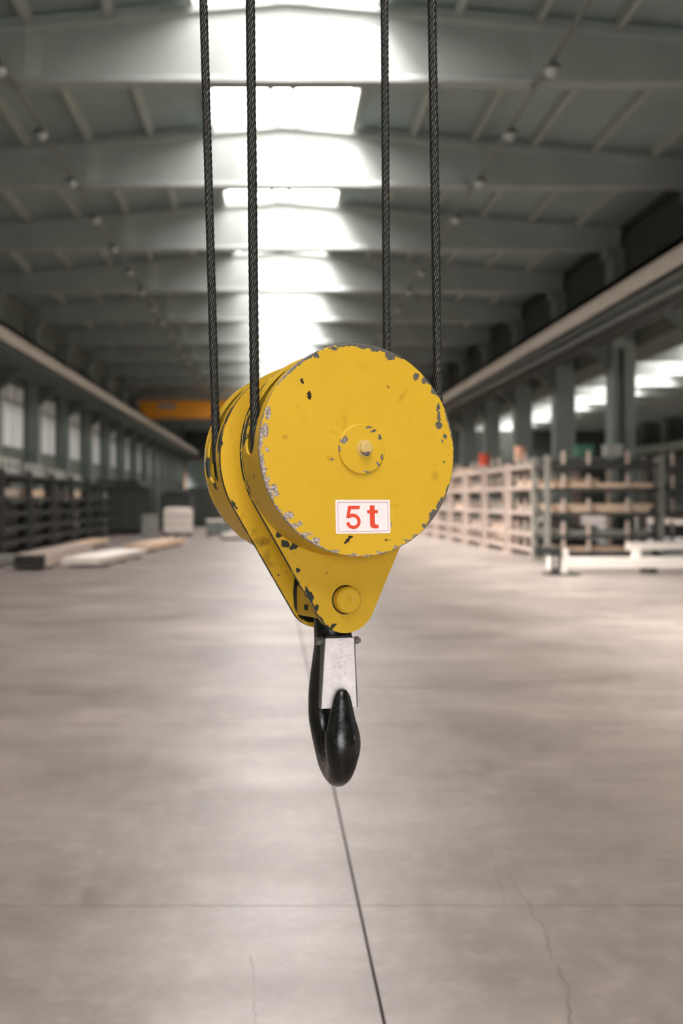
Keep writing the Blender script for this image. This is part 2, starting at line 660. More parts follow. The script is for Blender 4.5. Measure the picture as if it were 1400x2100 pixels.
def paint(name, base, chips=(), edge=None, edge_amt=0.0, dirt=0.3, tone=None, seed=0.0, general=0.0, rough=0.42, dark=(), solid=(), stains=()):
    """yellow paint with bare-metal chips at given spots (x,z in the block's own metres), edge wear and dirt"""
    t = NT(name)
    co = t.coord()
    wob = t.noise(co, 130.0, 3, 0.6, color=True)
    wob = t.vmath('SCALE', t.vmath('SUBTRACT', wob, (.5, .5, .5)))
    wob.node.inputs['Scale'].default_value = 0.011
    cw = t.vmath('ADD', co, wob)
    flat = t.vmath('MULTIPLY', cw, (1, 0, 1))
    fine = t.noise(co, 170.0, 4, 0.6)
    mid = t.noise(t.mapping(co, loc=(seed, seed, seed)), 45.0, 3, 0.6)
    low = t.noise(t.mapping(co, loc=(seed + 3, seed, 1)), 11.0, 2, 0.5)
    mask = None

    def after(prev, vec):
        # evaluate one chip after the other (keeps the shader's working memory small)
        if prev is None:
            return vec
        x_ = t.node('ShaderNodeVectorMath', operation='MULTIPLY_ADD')
        t.set(x_.inputs[0], prev)
        t.set(x_.inputs[1], (1e-9, 1e-9, 1e-9))
        t.set(x_.inputs[2], vec)
        return x_.outputs[0]

    for (x, z, rx, rz, rot) in chips:
        q = t.mapping(after(mask, flat), loc=(x, 0, z), rot=(0, rot, 0), scale=(rx, 1, rz), typ='TEXTURE')
        d = t.vmath('LENGTH', q, out=1)
        mk = t.ramp(d, 0.94, 1.06, 1, 0)
        mask = mk if mask is None else t.math('MAXIMUM', mask, mk)
    if edge:
        cx, cz, rr = edge
        r = t.vmath('LENGTH', t.vmath('SUBTRACT', t.vmath('MULTIPLY', co, (1, 0, 1)), (cx, 0, cz)), out=1)
        inn = t.math('DIVIDE', t.math('SUBTRACT', rr, r), 0.013)     # 0 at the rim, 1 well inside
        nn = t.math('ADD', t.math('MULTIPLY', mid, 0.75), t.math('MULTIPLY', fine, 0.25))
        nn = t.math('ADD', nn, t.math('MULTIPLY', t.math('SUBTRACT', low, 0.5), 0.5))
        mk = t.math('GREATER_THAN', t.math('ADD', nn, edge_amt), t.math('ADD', t.math('MULTIPLY', inn, 0.45), 0.5))
        mask = mk if mask is None else t.math('MAXIMUM', mask, mk)
    if general:
        mk = t.math('GREATER_THAN', t.math('ADD', t.math('MULTIPLY', mid, .7), t.math('MULTIPLY', fine, .3)), 1.0 - general)
        mask = mk if mask is None else t.math('MAXIMUM', mask, mk)
    for (x, y, z, rx, ry, rz) in solid:
        q = t.mapping(after(mask, cw), loc=(x, y, z), scale=(rx, ry, rz), typ='TEXTURE')
        mk = t.ramp(t.vmath('LENGTH', q, out=1), 0.92, 1.08, 1, 0)
        mask = mk if mask is None else t.math('MAXIMUM', mask, mk)
    dmask = None
    for (x, z, rx, rz, rot) in dark:
        q = t.mapping(after(dmask if dmask is not None else mask, flat), loc=(x, 0, z), rot=(0, rot, 0), scale=(rx, 1, rz), typ='TEXTURE')
        mk = t.ramp(t.vmath('LENGTH', q, out=1), 0.92, 1.08, 1, 0)
        dmask = mk if dmask is None else t.math('MAXIMUM', dmask, mk)
    # paint colour with faint stains
    n1 = t.noise(co, 6.0, 4, 0.6)
    n2 = t.noise(t.mapping(co, loc=(1 + seed, 2, 3)), 28.0, 5, 0.7)
    col = t.mix(t.ramp(n1, 0.35, 0.7), base, tuple(c * f for c, f in zip(base[:3], (0.95, 0.92, 0.9))) + (1,))
    st = t.math('MULTIPLY', t.ramp(n2, 0.60, 0.78), dirt)
    col = t.mix(st, col, srgb(120, 84, 26))
    for (x, z, rx, rz, rot, am) in stains:
        q = t.mapping(after(col, flat), loc=(x, 0, z), rot=(0, rot, 0), scale=(rx, 1, rz), typ='TEXTURE')
        mk = t.ramp(t.vmath('LENGTH', q, out=1), 0.3, 1.25, am, 0)
        mk = t.math('MULTIPLY', mk, t.ramp(n2, 0.35, 0.6, 0.25, 1.0))
        col = t.mix(mk, col, srgb(92, 66, 22))
    sp = t.noise(t.mapping(co, loc=(9, 4 + seed, 2)), 95.0, 2, 0.5)
    col = t.mix(t.math('MULTIPLY', t.ramp(sp, 0.745, 0.765), 0.75), col, srgb(96, 70, 30))
    # bare metal: dark to the right, pale and scuffed to the lower left
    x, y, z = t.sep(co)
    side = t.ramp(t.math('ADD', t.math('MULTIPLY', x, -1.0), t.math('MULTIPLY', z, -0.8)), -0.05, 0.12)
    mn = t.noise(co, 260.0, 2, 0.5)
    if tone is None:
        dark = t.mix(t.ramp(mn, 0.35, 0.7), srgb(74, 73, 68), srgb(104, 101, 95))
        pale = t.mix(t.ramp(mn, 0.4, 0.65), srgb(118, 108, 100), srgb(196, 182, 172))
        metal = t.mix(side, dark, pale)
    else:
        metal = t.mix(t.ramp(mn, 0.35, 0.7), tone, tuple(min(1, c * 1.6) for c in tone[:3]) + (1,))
    if mask is not None:
        col = t.mix(mask, col, metal)
        t.set(t.b.inputs['Roughness'], t.math('ADD', t.math('MULTIPLY', mask, 0.12), rough))
        t.bump(t.math('SUBTRACT', 1.0, mask), 0.35, 0.0006)
    else:
        t.b.inputs['Roughness'].default_value = rough
    if dmask is not None:
        col = t.mix(dmask, col, srgb(38, 34, 28))
    t.set(t.b.inputs['Base Color'], col)
    t.b.inputs['Specular IOR Level'].default_value = 0.4
    return t.m


face_chips = [
    (.0627, .1726, .0105, .010, .4), (.1135, .1359, .0055, .0075, .3),
    (.150, .112, .0055, .008, .6), (.1585, .0800, .0036, .0085, .1), (.1600, .0640, .0034, .011, -.05), (.1595, .0475, .0072, .0075, 0),
    (.172, .028, .0035, .005, .2), (.130, .128, .004, .006, 0), (.166, .018, .0022, .003, 0),
    (.010, .1855, .014, .0045, -.1), (.040, .1835, .016, .006, -.25),
    (-.1735, .060, .0055, .0115, .15), (-.180, .030, .0062, .0135, .05), (-.1765, -.003, .004, .0045, 0),
    (-.1635, -.072, .006, .011, -.5), (-.140, -.117, .011, .0065, -.5), (-.128, -.134, .010, .0045, -.2), (-.117, -.130, .0045, .004, .5),
    (-.110, -.152, .009, .005, -.5), (-.088, -.160, .008, .0055, -.4), (-.098, -.148, .004, .003, 0),
    
    (.160, -.098, .008, .014, .45), (.146, -.118, .010, .013, .6), (.128, -.138, .008, .005, .7),
    (.0585, -.135, .0014, .0045, 0), (-.054, -.018, .003, .002, .3), (.169, -.02, .0016, .002, 0),
    (-.050, .1785, .008, .003, .2), (-.085, .166, .010, .004, .5),
    (-.056, -.181, .012, .0035, -.3), (-.018, -.1875, .013, .003, -.1), (.012, -.1885, .010, .0022, 0), (.040, -.1850, .012, .003, .2), (.070, -.176, .010, .0035, .4), (.093, -.1655, .012, .0035, .5), (.108, -.156, .006, .005, .6),
    (-.1865, -.030, .003, .02, .15), (-.178, -.062, .0035, .016, .35),
]
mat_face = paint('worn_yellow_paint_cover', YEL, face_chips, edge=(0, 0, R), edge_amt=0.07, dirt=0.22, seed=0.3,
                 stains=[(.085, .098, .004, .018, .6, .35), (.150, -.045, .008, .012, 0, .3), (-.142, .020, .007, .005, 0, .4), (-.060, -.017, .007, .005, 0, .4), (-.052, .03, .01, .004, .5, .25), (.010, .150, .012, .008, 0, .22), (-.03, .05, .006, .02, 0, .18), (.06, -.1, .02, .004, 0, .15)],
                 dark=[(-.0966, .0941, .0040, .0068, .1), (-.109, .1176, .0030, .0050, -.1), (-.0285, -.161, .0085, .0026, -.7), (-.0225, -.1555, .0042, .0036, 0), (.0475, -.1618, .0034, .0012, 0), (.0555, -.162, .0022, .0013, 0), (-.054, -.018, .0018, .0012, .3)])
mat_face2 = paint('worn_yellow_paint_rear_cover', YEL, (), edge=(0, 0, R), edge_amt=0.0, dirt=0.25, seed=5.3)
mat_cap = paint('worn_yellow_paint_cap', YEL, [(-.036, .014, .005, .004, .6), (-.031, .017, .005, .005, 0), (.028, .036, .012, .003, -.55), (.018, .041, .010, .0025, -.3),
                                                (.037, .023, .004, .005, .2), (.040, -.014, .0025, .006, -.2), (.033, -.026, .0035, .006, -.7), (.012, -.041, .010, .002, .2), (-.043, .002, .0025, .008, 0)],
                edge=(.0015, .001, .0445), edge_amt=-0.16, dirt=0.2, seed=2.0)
DK = srgb(34, 42, 38)
mat_plate = paint('worn_yellow_paint_plate', YEL,
                  [(-.108, -.1655, .009, .007, .3), (-.091, -.171, .011, .005, -.4), (-.084, -.2145, .0055, .004, 0), (-.061, -.262, .006, .011, -.4), (-.0475, -.284, .0035, .0055, 0),
                   (-.0665, -.253, .004, .008, -.4), (.1165, -.213, .006, .011, .4), (.109, -.229, .005, .008, .4), (-.018, -.321, .013, .003, -.6), (.033, -.331, .005, .002, 0),
                   (-.12, -.150, .006, .005, 0), (-.0535, -.283, .0032, .017, -.46), (-.0395, -.306, .003, .014, -.65), (-.024, -.3215, .011, .0026, .55)], dirt=0.25, tone=DK, seed=1.0)
mat_plate2 = paint('worn_yellow_paint_rear_plate', YEL,
                   [(-.075, -.226, .0025, .0025, 0), (-.083, -.239, .0025, .002, 0), (-.163, -.09, .003, .012, -.5),
                    (-.086, -.30, .004, .02, -.5), (-.19, .03, .004, .012, 0)], dirt=0.6, tone=DK, seed=7.0,
                   stains=[(-.1085, -.162, .017, .011, 0, .75), (-.100, -.190, .009, .012, .3, .7), (-.093, -.205, .012, .008, .5, .4), (-.155, -.12, .02, .006, -.9, .35)])
mat_edge = paint('chipped_plate_edge', YEL, (), general=0.56, dirt=0.3, tone=DK, seed=3.0)
mat_rim = paint('worn_yellow_paint_rim', YEL, (), general=0.34, dirt=0.5, tone=srgb(48, 50, 44), seed=4.0,
                solid=[(-.187, .092, .030, .03, .013, .020), (-.184, .088, .052, .03, .009, .016), (-.189, .098, -.012, .02, .004, .03), (-.176, .096, -.062, .02, .004, .018), (-.181, .050, -.045, .02, .002, .004),
                       (-.186, .243, .040, .03, .010, .030), (-.190, .318, -.012, .03, .016, .022), (-.189, .262, -.020, .03, .006, .026), (-.19, .288, -.045, .03, .010, .014), (-.165, .240, .085, .03, .008, .02)])
mat_pin = paint('yellow_paint_pin', YEL, (), dirt=0.1, seed=6.0)
mat_grease = mottled('greasy_black_steel', srgb(24, 27, 22), 0.35, 60, 0.32, 0.3)
mat_sheave = mottled('greasy_olive_sheave', srgb(24, 24, 17), 0.4, 30, 0.35, 0.3)
mat_bolt = paint('painted_bolt', srgb(205, 178, 110), [(.006, -.008, .008, .003, 0)], dirt=0.3, seed=8.0, general=.35)
mat_label = mottled('white_sticker', srgb(238, 230, 230), 0.02, 20, 0.35)
mat_red = mottled('red_print', srgb(222, 74, 48), 0.03, 30, 0.4)
mat_line = mottled('thin_red_line', srgb(196, 118, 122), 0.03, 30, 0.4)


def hook_mat():
    t = NT('black_forged_steel')
    co = t.coord()
    n = t.noise(co, 90.0, 5, 0.65)
    sc = t.noise(t.mapping(co, scale=(1, 1, .35)), 160.0, 3, 0.6)
    a = t.mix(t.ramp(n, 0.35, 0.7), srgb(8, 10, 9), srgb(17, 19, 18))
    a = t.mix(t.math('MULTIPLY', t.ramp(sc, 0.68, 0.74), 0.7), a, srgb(110, 108, 102))
    t.set(t.b.inputs['Base Color'], a)
    t.set(t.b.inputs['Roughness'], t.ramp(n, 0.3, 0.7, 0.16, 0.34))
    t.bump(n, 0.25, 0.0012)
    return t.m


def latch_mat():
    t = NT('zinc_plated_sheet')
    co = t.coord()
    n = t.noise(co, 55.0, 5, 0.7)
    n2 = t.noise(co, 330.0, 2, 0.5)
    near = t.vmath('LENGTH', t.mapping(t.vmath('MULTIPLY', co, (1, 0, 1)), loc=(.004, 0, .052), scale=(.010, 1, .020), typ='TEXTURE'), out=1)
    a = t.mix(t.ramp(n, 0.35, 0.7), srgb(226, 220, 220), srgb(246, 241, 241))
    st = t.math('MULTIPLY', t.ramp(n2, 0.47, 0.62), t.ramp(near, 0.1, 2.2, 0.42, 0.10))
    a = t.mix(st, a, srgb(84, 80, 80))
    t.set(t.b.inputs['Base Color'], a)
    t.b.inputs['Metallic'].default_value = 0.15
    t.b.inputs['Roughness'].default_value = 0.38
    return t.m


mat_hook = hook_mat()
mat_latch = latch_mat()
mat_flange_shade = mottled('shaded_zinc_flange', srgb(104, 108, 105), 0.15, 40, 0.35, 0.7)  # darker copy of the latch zinc, shade painted on its sides
mat_zinc = mottled('zinc_bolt', srgb(150, 150, 148), 0.2, 60, 0.3, 0.8)

hb = thing('hook_block', 'worn yellow hoist hook block with a 5 t sticker, hung on four steel ropes', 'hook block')
hb.matrix_world = BM


def disc(o0, o1, r, ch=.0012, n=160, cx=0.0, cz=0.0):
    return MB().lathe_y([(0, o0), (r - ch, o0), (r, o0 + ch), (r, o1 - ch), (r - ch, o1), (0, o1)], cx, cz, n)


cover = disc(0, .008, R, .0015).obj('cover_plate', mat_face, hb, True)
cover2 = disc(.3315, .3395, R, .0015).obj('cover_plate', mat_face2, hb, True)


def rim(o0, o1, oc, hw, a_end, mat, n=240, a_right=-4):
    """cylindrical housing band with a rope slot that runs over the top between a_right and a_end degrees"""
    m = MB()
    th = .0045
    a0, a1 = math.radians(a_right), math.radians(a_end)
    endlen = hw / R * 1.15

    def w(a):
        if a <= a0 or a >= a1:
            return 0.0
        e = min(a - a0, a1 - a)
        return hw if e >= endlen else hw * math.sqrt(max(0, 1 - (1 - e / endlen) ** 2))
    angs = sorted(set([math.radians(-90) + 2 * PI * i / n for i in range(n)] + [a0, a1] +
                      [a1 - endlen * q for q in (.02, .08, .2, .4, .6, .8, 1)] + [a0 + endlen * q for q in (.02, .08, .2, .4, .6, .8, 1)]))
    rows_ = []
    for rr in (R - .0008, R - .0008 - th):
        for a in angs:
            c, s = math.cos(a), math.sin(a)
            for y in (o0, oc - w(a), oc + w(a), o1):
                rows_.append((rr * c, y, rr * s))
    N = len(angs)
    fs = []
    for i in range(N):
        j = (i + 1) % N
        for off in (0, N * 4):
            for q in range(3):
                if q == 1 and (w(angs[i]) > 0 or w(angs[j]) > 0):
                    continue
                fs.append((off + i * 4 + q, off + j * 4 + q, off + j * 4 + q + 1, off + i * 4 + q + 1))
        if w(angs[i]) > 0 or w(angs[j]) > 0:
            for q in (1, 2):
                fs.append((i * 4 + q, j * 4 + q, N * 4 + j * 4 + q, N * 4 + i * 4 + q))
    m.add(rows_, fs)
    inner = N * 4
    m.mi = [1 if min(q) >= inner else 0 for q in m.f]
    return m.obj('housing_rim', [mat, mat_grease], hb, True)


rim(.0078, .0985, .0545, .0245, 182.5, mat_rim)
rim(.2346, .3317, .288, .027, 194, mat_rim)


def plate_poly(r0, r1, cx, cz, n=64):
    d = math.hypot(cx, cz)
    ax = math.atan2(cz, cx)
    be = math.acos((r0 - r1) / d)
    pts = []
    for i in range(n + 1):
        a = ax + be + (2 * PI - 2 * be) * i / n
        pts.append((r0 * math.cos(a), r0 * math.sin(a)))
    for i in range(n // 2 + 1):
        a = ax - be + 2 * be * i / (n // 2)
        pts.append((cx + r1 * math.cos(a), cz + r1 * math.sin(a)))
    return pts


pp = plate_poly(R, .0618, .0105, -.2715)
p1 = MB().prism_y(pp, .098, .108, 0, 1).obj('side_plate', [mat_plate, mat_edge], hb)
p2 = MB().prism_y(pp, .2248, .2348, 0, 1).obj('side_plate', [mat_plate2, mat_edge], hb)
for p in (p1, p2):
    bevel(p, .0012)

# sheaves inside the housings
for oc in (.053, .288):
    sh = MB().lathe_y([(.03, oc - .022), (.150, oc - .012), (.168, oc - .021), (.1785, oc - .021), (.1785, oc - .017), (.172, oc - .009), (.1675, oc), (.172, oc + .009),
                       (.1785, oc + .017), (.1785, oc + .021), (.168, oc + .021), (.150, oc + .012), (.03, oc + .022), (.03, oc - .022)], 0, 0, 96)
    sh.obj('sheave', mat_sheave, hb, True)
MB().cyl((0, .008, 0), (0, .332, 0), .029, 24).obj('axle', mat_grease, hb, True)
cap = MB().lathe_y([(0, -.0045), (.0432, -.0045), (.0445, -.0034), (.0445, .0005), (0, .0005)], .0015, .001, 72).obj('axle_cap', mat_cap, hb, True)
bolt = MB()
hexa = [(.006 + .0125 * math.cos(PI / 3 * i + .3), .002 + .0125 * math.sin(PI / 3 * i + .3)) for i in range(6)]
bolt.prism_y(hexa, -.0135, -.0042)
bolt.lathe_y([(0, -.0148), (.009, -.0148), (.0105, -.0135), (.0105, -.0130), (0, -.0130)], .006, .002, 24)
bolt.lathe_y([(0, -.0060), (.0155, -.0060), (.0155, -.0042), (0, -.0042)], .006, .002, 24)
bevel(bolt.obj('bolt', mat_bolt, cap), .0008)

# load pin through both side plates
pin = MB()
px_, pz_ = .0101, -.2716
pin.lathe_y([(0, .0825), (.0032, .0815), (.0040, .0785), (.0105, .0780), (.0125, .0776), (.021, .0776), (.0247, .081), (.0247, .2500), (0, .2500)], px_, pz_, 64)
pn = pin.obj('load_pin', mat_pin, hb, True)
MB().lathe_y([(.0246, .0976), (.0272, .0976), (.0272, .0984), (.0246, .0984), (.0246, .0976)], px_, pz_, 64).obj('pin_gap', mat_grease, pn, True)
ch_ = MB().prism_y([(-.038, -.306), (.050, -.306), (.050, -.252), (.040, -.240), (-.028, -.240), (-.038, -.252)], .1105, .2225).obj('crosshead', mat_pin, hb)
bevel(ch_, .003)
MB().span((-.0395, .165, -.294), (-.0378, .181, -.283)).obj('bolt_mark', mat_grease, hb)  # small dark block added for the black bolt mark on the crosshead
# dark sheet added for the oil and shadow on the rear plate
MB().prism_y([(-.041, -.232), (-.045, -.262), (-.043, -.292), (-.033, -.312), (-.014, -.322), (.03, -.322), (.048, -.312), (.052, -.29), (.052, -.25)], .221, .2246).obj('oil_shadow_sheet', mat_grease, hb)

# 5 t sticker
stk_w = (-.0502, .0563)
stk_h = (-.1490, -.0893)


def rrect(x0, x1, z0, z1, r, n=5):
    pts = []
    for cx, cz, a0 in ((x1 - r, z0 + r, -PI / 2), (x1 - r, z1 - r, 0), (x0 + r, z1 - r, PI / 2), (x0 + r, z0 + r, PI)):
        pts += [(cx + r * math.cos(a0 + PI / 2 * i / n), cz + r * math.sin(a0 + PI / 2 * i / n)) for i in range(n + 1)]
    return pts


sticker = MB().prism_y(rrect(stk_w[0], stk_w[1], stk_h[0], stk_h[1], .003), -.0005, .0001).obj('load_sticker', mat_label, hb)
fr = MB()
x0, x1, z0, z1 = stk_w[0] + .0040, stk_w[1] - .0040, stk_h[0] + .0038, stk_h[1] - .0038
lw = .0007
for a, b in (((x0, z0), (x1, z0 + lw)), ((x0, z1 - lw), (x1, z1)), ((x0, z0), (x0 + lw, z1)), ((x1 - lw, z0), (x1, z1))):
    fr.span((a[0], -.0009, a[1]), (b[0], -.0004, b[1]))
fr.obj('sticker_border', mat_line, sticker)


def lab(px, py):      # lettering drawn on a grid of 930 x 575 units over the sticker
    return (stk_w[0] + (px - 220) / 930 * (stk_w[1] - stk_w[0]), stk_h[1] - (py - 205) / 575 * (stk_h[1] - stk_h[0]))


def stroke(m, pts, w):
    """a ribbon of width w along pts on the sticker's plane"""
    pts = [Vector(p) for p in pts]
    n = len(pts)
    L_, R_ = [], []
    for i in range(n):
        a = pts[max(0, i - 1)]
        b = pts[min(n - 1, i + 1)]
        d = (b - a).normalized()
        q = Vector((-d.y, d.x)) * w / 2
        L_.append(pts[i] + q)
        R_.append(pts[i] - q)
    vs = [(p.x, -.0010, p.y) for p in L_] + [(p.x, -.0010, p.y) for p in R_]
    vs += [(p.x, -.0004, p.y) for p in L_] + [(p.x, -.0004, p.y) for p in R_]
    fs = [(i, i + 1, n + i + 1, n + i) for i in range(n - 1)]
    fs += [(2 * n + i, 3 * n + i, 3 * n + i + 1, 2 * n + i + 1) for i in range(n - 1)]
    m.add(vs, fs)


five = MB()
stroke(five, [lab(*p) for p in ((425, 335), (625, 335))], .0058)
five.prism_y([lab(*p) for p in ((395, 515), (448, 495), (486, 330), (430, 308))], -.00106, -.0004)
bowl = [(412, 497), (440, 484), (480, 470), (520, 468), (560, 482), (592, 512), (608, 550), (610, 590), (598, 630), (570, 658), (535, 672), (500, 672), (462, 660), (433, 630), (416, 588)]
stroke(five, [lab(*p) for p in bowl], .0062)
five.obj('digit', mat_red, sticker)
tee = MB()
tp = [(797, 300), (882, 300), (882, 380), (935, 380), (935, 437), (882, 437), (882, 610), (900, 632), (945, 632), (945, 688), (880, 695), (830, 685), (803, 655), (797, 610), (797, 437), (755, 437), (755, 380), (797, 380)]
tee.prism_y([lab(*p) for p in tp][::-1], -.0010, -.0004)
bmt = tee.obj('letter', mat_red, sticker)

# the hook, hanging plumb, mouth towards the camera
hx, hy = 0.110, 1.918
hh = Vector((.2, -.98, 0)).normalized()
hn = Vector((-hh.y, hh.x, 0))
HM = Matrix(((hn.x, -hh.x, 0, hx), (hn.y, -hh.y, 0, hy), (0, 0, 1, 1.25), (0, 0, 0, 1)))   # local x across, -y to the tip, z up
stations = [(.0655, 1.2490, .003, .004), (.0655, 1.2460, .009, .009), (.0657, 1.236, .0145, .0150), (.0665, 1.214, .019, .0205), (.0685, 1.190, .023, .0255), (.0715, 1.163, .0275, .0325), (.0700, 1.138, .031, .0325),
            (.0575, 1.108, .034, .0260), (.032, 1.0925, .0345, .0215), (0, 1.0890, .0335, .0200), (-.032, 1.0970, .033, .0210), (-.056, 1.124, .031, .0240), (-.0660, 1.160, .028, .0300),
            (-.0640, 1.200, .026, .0325), (-.050, 1.245, .0245, .0330), (-.025, 1.290, .026, .0335), (-.005, 1.322, .031, .0345), (0, 1.345, .0355, .0360), (0, 1.362, .0365, .0365), (0, 1.383, .0365, .0365)]


def catmull(P, sub):
    out = []
    n = len(P)
    for i in range(n - 1):
        p0, p1, p2, p3 = P[max(0, i - 1)], P[i], P[i + 1], P[min(n - 1, i + 2)]
        for j in range(sub):
            t = j / sub
            out.append(tuple(.5 * (2 * b + (c - a) * t + (2 * a - 5 * b + 4 * c - d) * t * t + (3 * b - a - 3 * c + d) * t ** 3) for a, b, c, d in zip(p0, p1, p2, p3)))
    out.append(P[-1])
    return out


st = catmull(stations, 5)
m = MB()
NS = 32
vs = []
for i, (t_, z_, a_, b_) in enumerate(st):
    p = st[max(0, i - 1)]
    q = st[min(len(st) - 1, i + 1)]
    d = Vector((q[0] - p[0], q[1] - p[1])).normalized()
    nrm = Vector((-d.y, d.x))           # in the hook's plane, towards the outside or inside
    for j in range(NS):
        an = 2 * PI * j / NS
        c, s = math.cos(an), math.sin(an)
        e = .88                          # a little squarer than an ellipse
        c2 = math.copysign(abs(c) ** e, c) * a_
        s2 = math.copysign(abs(s) ** e, s) * b_
        # the forging narrows towards the outside of the bowl
        vs.append((s2, -(t_ + nrm.x * c2), z_ - 1.25 + nrm.y * c2))
fs = []
for i in range(len(st) - 1):
    for j in range(NS):
        k = (j + 1) % NS
        fs.append((i * NS + j, i * NS + k, (i + 1) * NS + k, (i + 1) * NS + j))
fs += [tuple(range(NS)), tuple(range((len(st) - 1) * NS, len(st) * NS))]
m.add(vs, fs)
# lug that carries the latch bolt
m.box((0, -.024, .083), (.050, .050, .030))
hook = m.obj('hook', mat_hook, hb, True)
hook.matrix_basis = BM.inverted() @ HM
bevel(hook, .002, 2, 60)

lt = MB()
# tapered channel: front sheet and two flanges
zt, zb_ = .092, -.041
wt, wbm = .0275, .0345
yt, yb = -.0525, -.0475


def quadbox(P, Q):
    """hexahedron between two quads"""
    lt.add(list(P) + list(Q), [(0, 1, 2, 3), (7, 6, 5, 4), (0, 4, 5, 1), (1, 5, 6, 2), (2, 6, 7, 3), (3, 7, 4, 0)])


th_ = .0022
quadbox([(-wt, yt, zt), (wt, yt, zt), (wbm, yb, zb_), (-wbm, yb, zb_)], [(-wt, yt + th_, zt), (wt, yt + th_, zt), (wbm, yb + th_, zb_), (-wbm, yb + th_, zb_)])
for sgn in (-1, 1):
    a, b = sgn * wt, sgn * wbm
    a2, b2 = a + sgn * th_, b + sgn * th_
    quadbox([(a, yt, zt), (a2, yt, zt), (b2, yb, zb_), (b, yb, zb_)], [(a, yt + .032, zt), (a2, yt + .032, zt), (b2, yb + .016, zb_), (b, yb + .016, zb_)])
lt.mi = [0] * 6 + [1] * 12
latch = lt.obj('safety_latch', [mat_latch, mat_flange_shade], hook)
bevel(latch, .0012)
bp = MB().cyl((-.037, -.034, .084), (.0395, -.034, .084), .0048, 14).cyl((-.040, -.034, .084), (-.0345, -.034, .084), .0088, 6).cyl((.0345, -.034, .084), (.0410, -.034, .084), .0080, 6).cyl((.0410, -.034, .084), (.0450, -.034, .084), .0045, 12)
bp.obj('latch_bolt', mat_zinc, hook)


# wire ropes: eight strands laid around a core
def rope_mat():
    t = NT('greased_wire_rope')
    co = t.coord()
    n = t.noise(co, 220.0, 3, 0.6)
    a = t.mix(t.ramp(n, 0.35, 0.7), srgb(34, 36, 33), srgb(70, 70, 66))
    t.set(t.b.inputs['Base Color'], a)
    t.b.inputs['Metallic'].default_value = 0.6
    t.b.inputs['Roughness'].default_value = 0.32
    t.bump(t.noise(t.mapping(co, rot=(0, .6, 0), scale=(1, 1, .25)), 900.0, 2), 0.3, 0.0006)
    return t.m


mat_rope = rope_mat()


def rope(p0, p1, label, length_fine=1.25, rr=.0088):
    p0, p1 = Vector(p0), Vector(p1)
    ax = (p1 - p0).normalized()
    e1 = ax.orthogonal().normalized()
    e2 = ax.cross(e1)
    m = MB()
    ns, lay, sr = 7, .096, .0033
    zs = []
    z = 0.0
    L_ = (p1 - p0).length
    while z < L_:
        zs.append(z)
        z += .006 if z < length_fine else .024
    zs.append(L_)
    nv = 7
    for s in range(ns):
        vs = []
        for z in zs:
            a = 2 * PI * (s / ns + z / lay)
            c = e1 * math.cos(a) + e2 * math.sin(a)
            tng = (ax * lay + (e2 * math.cos(a) - e1 * math.sin(a)) * 2 * PI * (rr - sr)).normalized()
            b = tng.cross(c)
            ctr = ax * z + c * (rr - sr)
            for q in range(nv):
                w = 2 * PI * q / nv
                vs.append(ctr + c * math.cos(w) * sr + b * math.sin(w) * sr * 1.12)
        fs = []
        for i in range(len(zs) - 1):
            for q in range(nv):
                r_ = (q + 1) % nv
                fs.append((i * nv + q, i * nv + r_, (i + 1) * nv + r_, (i + 1) * nv + q))
        m.add(vs, fs)
    m.cyl((0, 0, 0), ax * L_, rr - sr * 1.2, 8)
    me = m.mesh('wire_rope', mat_rope, False, False)
    me.polygons.foreach_set('use_smooth', [True] * len(me.polygons))
    o = put('wire_rope', me, None, p0)
    return tag(o, label, 'rope', 'wire ropes carrying the hook block')


def bp_(x, y, z):
    return BM @ Vector((x, y, z))


for x0_, x1_, yy, lbl in ((-.1795, -.1770, .053, 'dark wire rope entering the nearer yellow housing just left of its round cover'),
                          (.1890, .1935, .053, 'dark twisted wire rope at the right rim of the nearer cover, rightmost of the four'),
                          (-.1785, -.1950, .288, 'dark twisted wire rope running into the rear housing slot, leftmost of the four'),
                          (.1990, .2110, .288, 'dark twisted wire rope passing down behind the top of the round yellow cover')):
    a = bp_(x0_, yy, -.005)
    b = bp_(x1_, yy, .93)
    dirn = (b - a)
    rope(a, a + dirn * 7.48, lbl)


# ------------------------------------------------------------------ overhead crane far down the hall
YC = 69.7
cr = thing('bridge_crane', 'amber overhead travelling crane spanning the far end of the hall', 'crane', (0, YC, 0))
for i, yy in enumerate((0, 1.9)):
    m = MB().span((-9.5, yy - .2, 7.55), (9.6, yy + .2, 8.5)).span((-9.5, yy - .28, 8.5), (9.6, yy + .28, 8.56)).span((-9.5, yy - .28, 7.5), (9.6, yy + .28, 7.56))
    m.obj('girder', M['orange'], cr)
for x in (-9.1, 9.17):
    e = MB().span((x - .2, -1.0, 7.42), (x + .2, 2.9, 7.8)).obj('end_carriage', M['orange'], cr)
    for yy in (-.6, 2.5):
        MB().cyl((x - .03, yy, 7.46), (x + .03, yy, 7.46), .17, 16).obj('wheel', M['steel_dark'], e, True)
h = MB().span((-8.2, -.3, 8.0), (-7.0, -.22, 8.35)).obj('control_box', M['box_grey'], cr)
t_ = MB().span((-1.2, -.2, 8.56), (1.2, 2.1, 8.75)).cyl((-.9, .95, 8.95), (.9, .95, 8.95), .28, 20).obj('hoist_trolley', M['steel_dark'], cr)

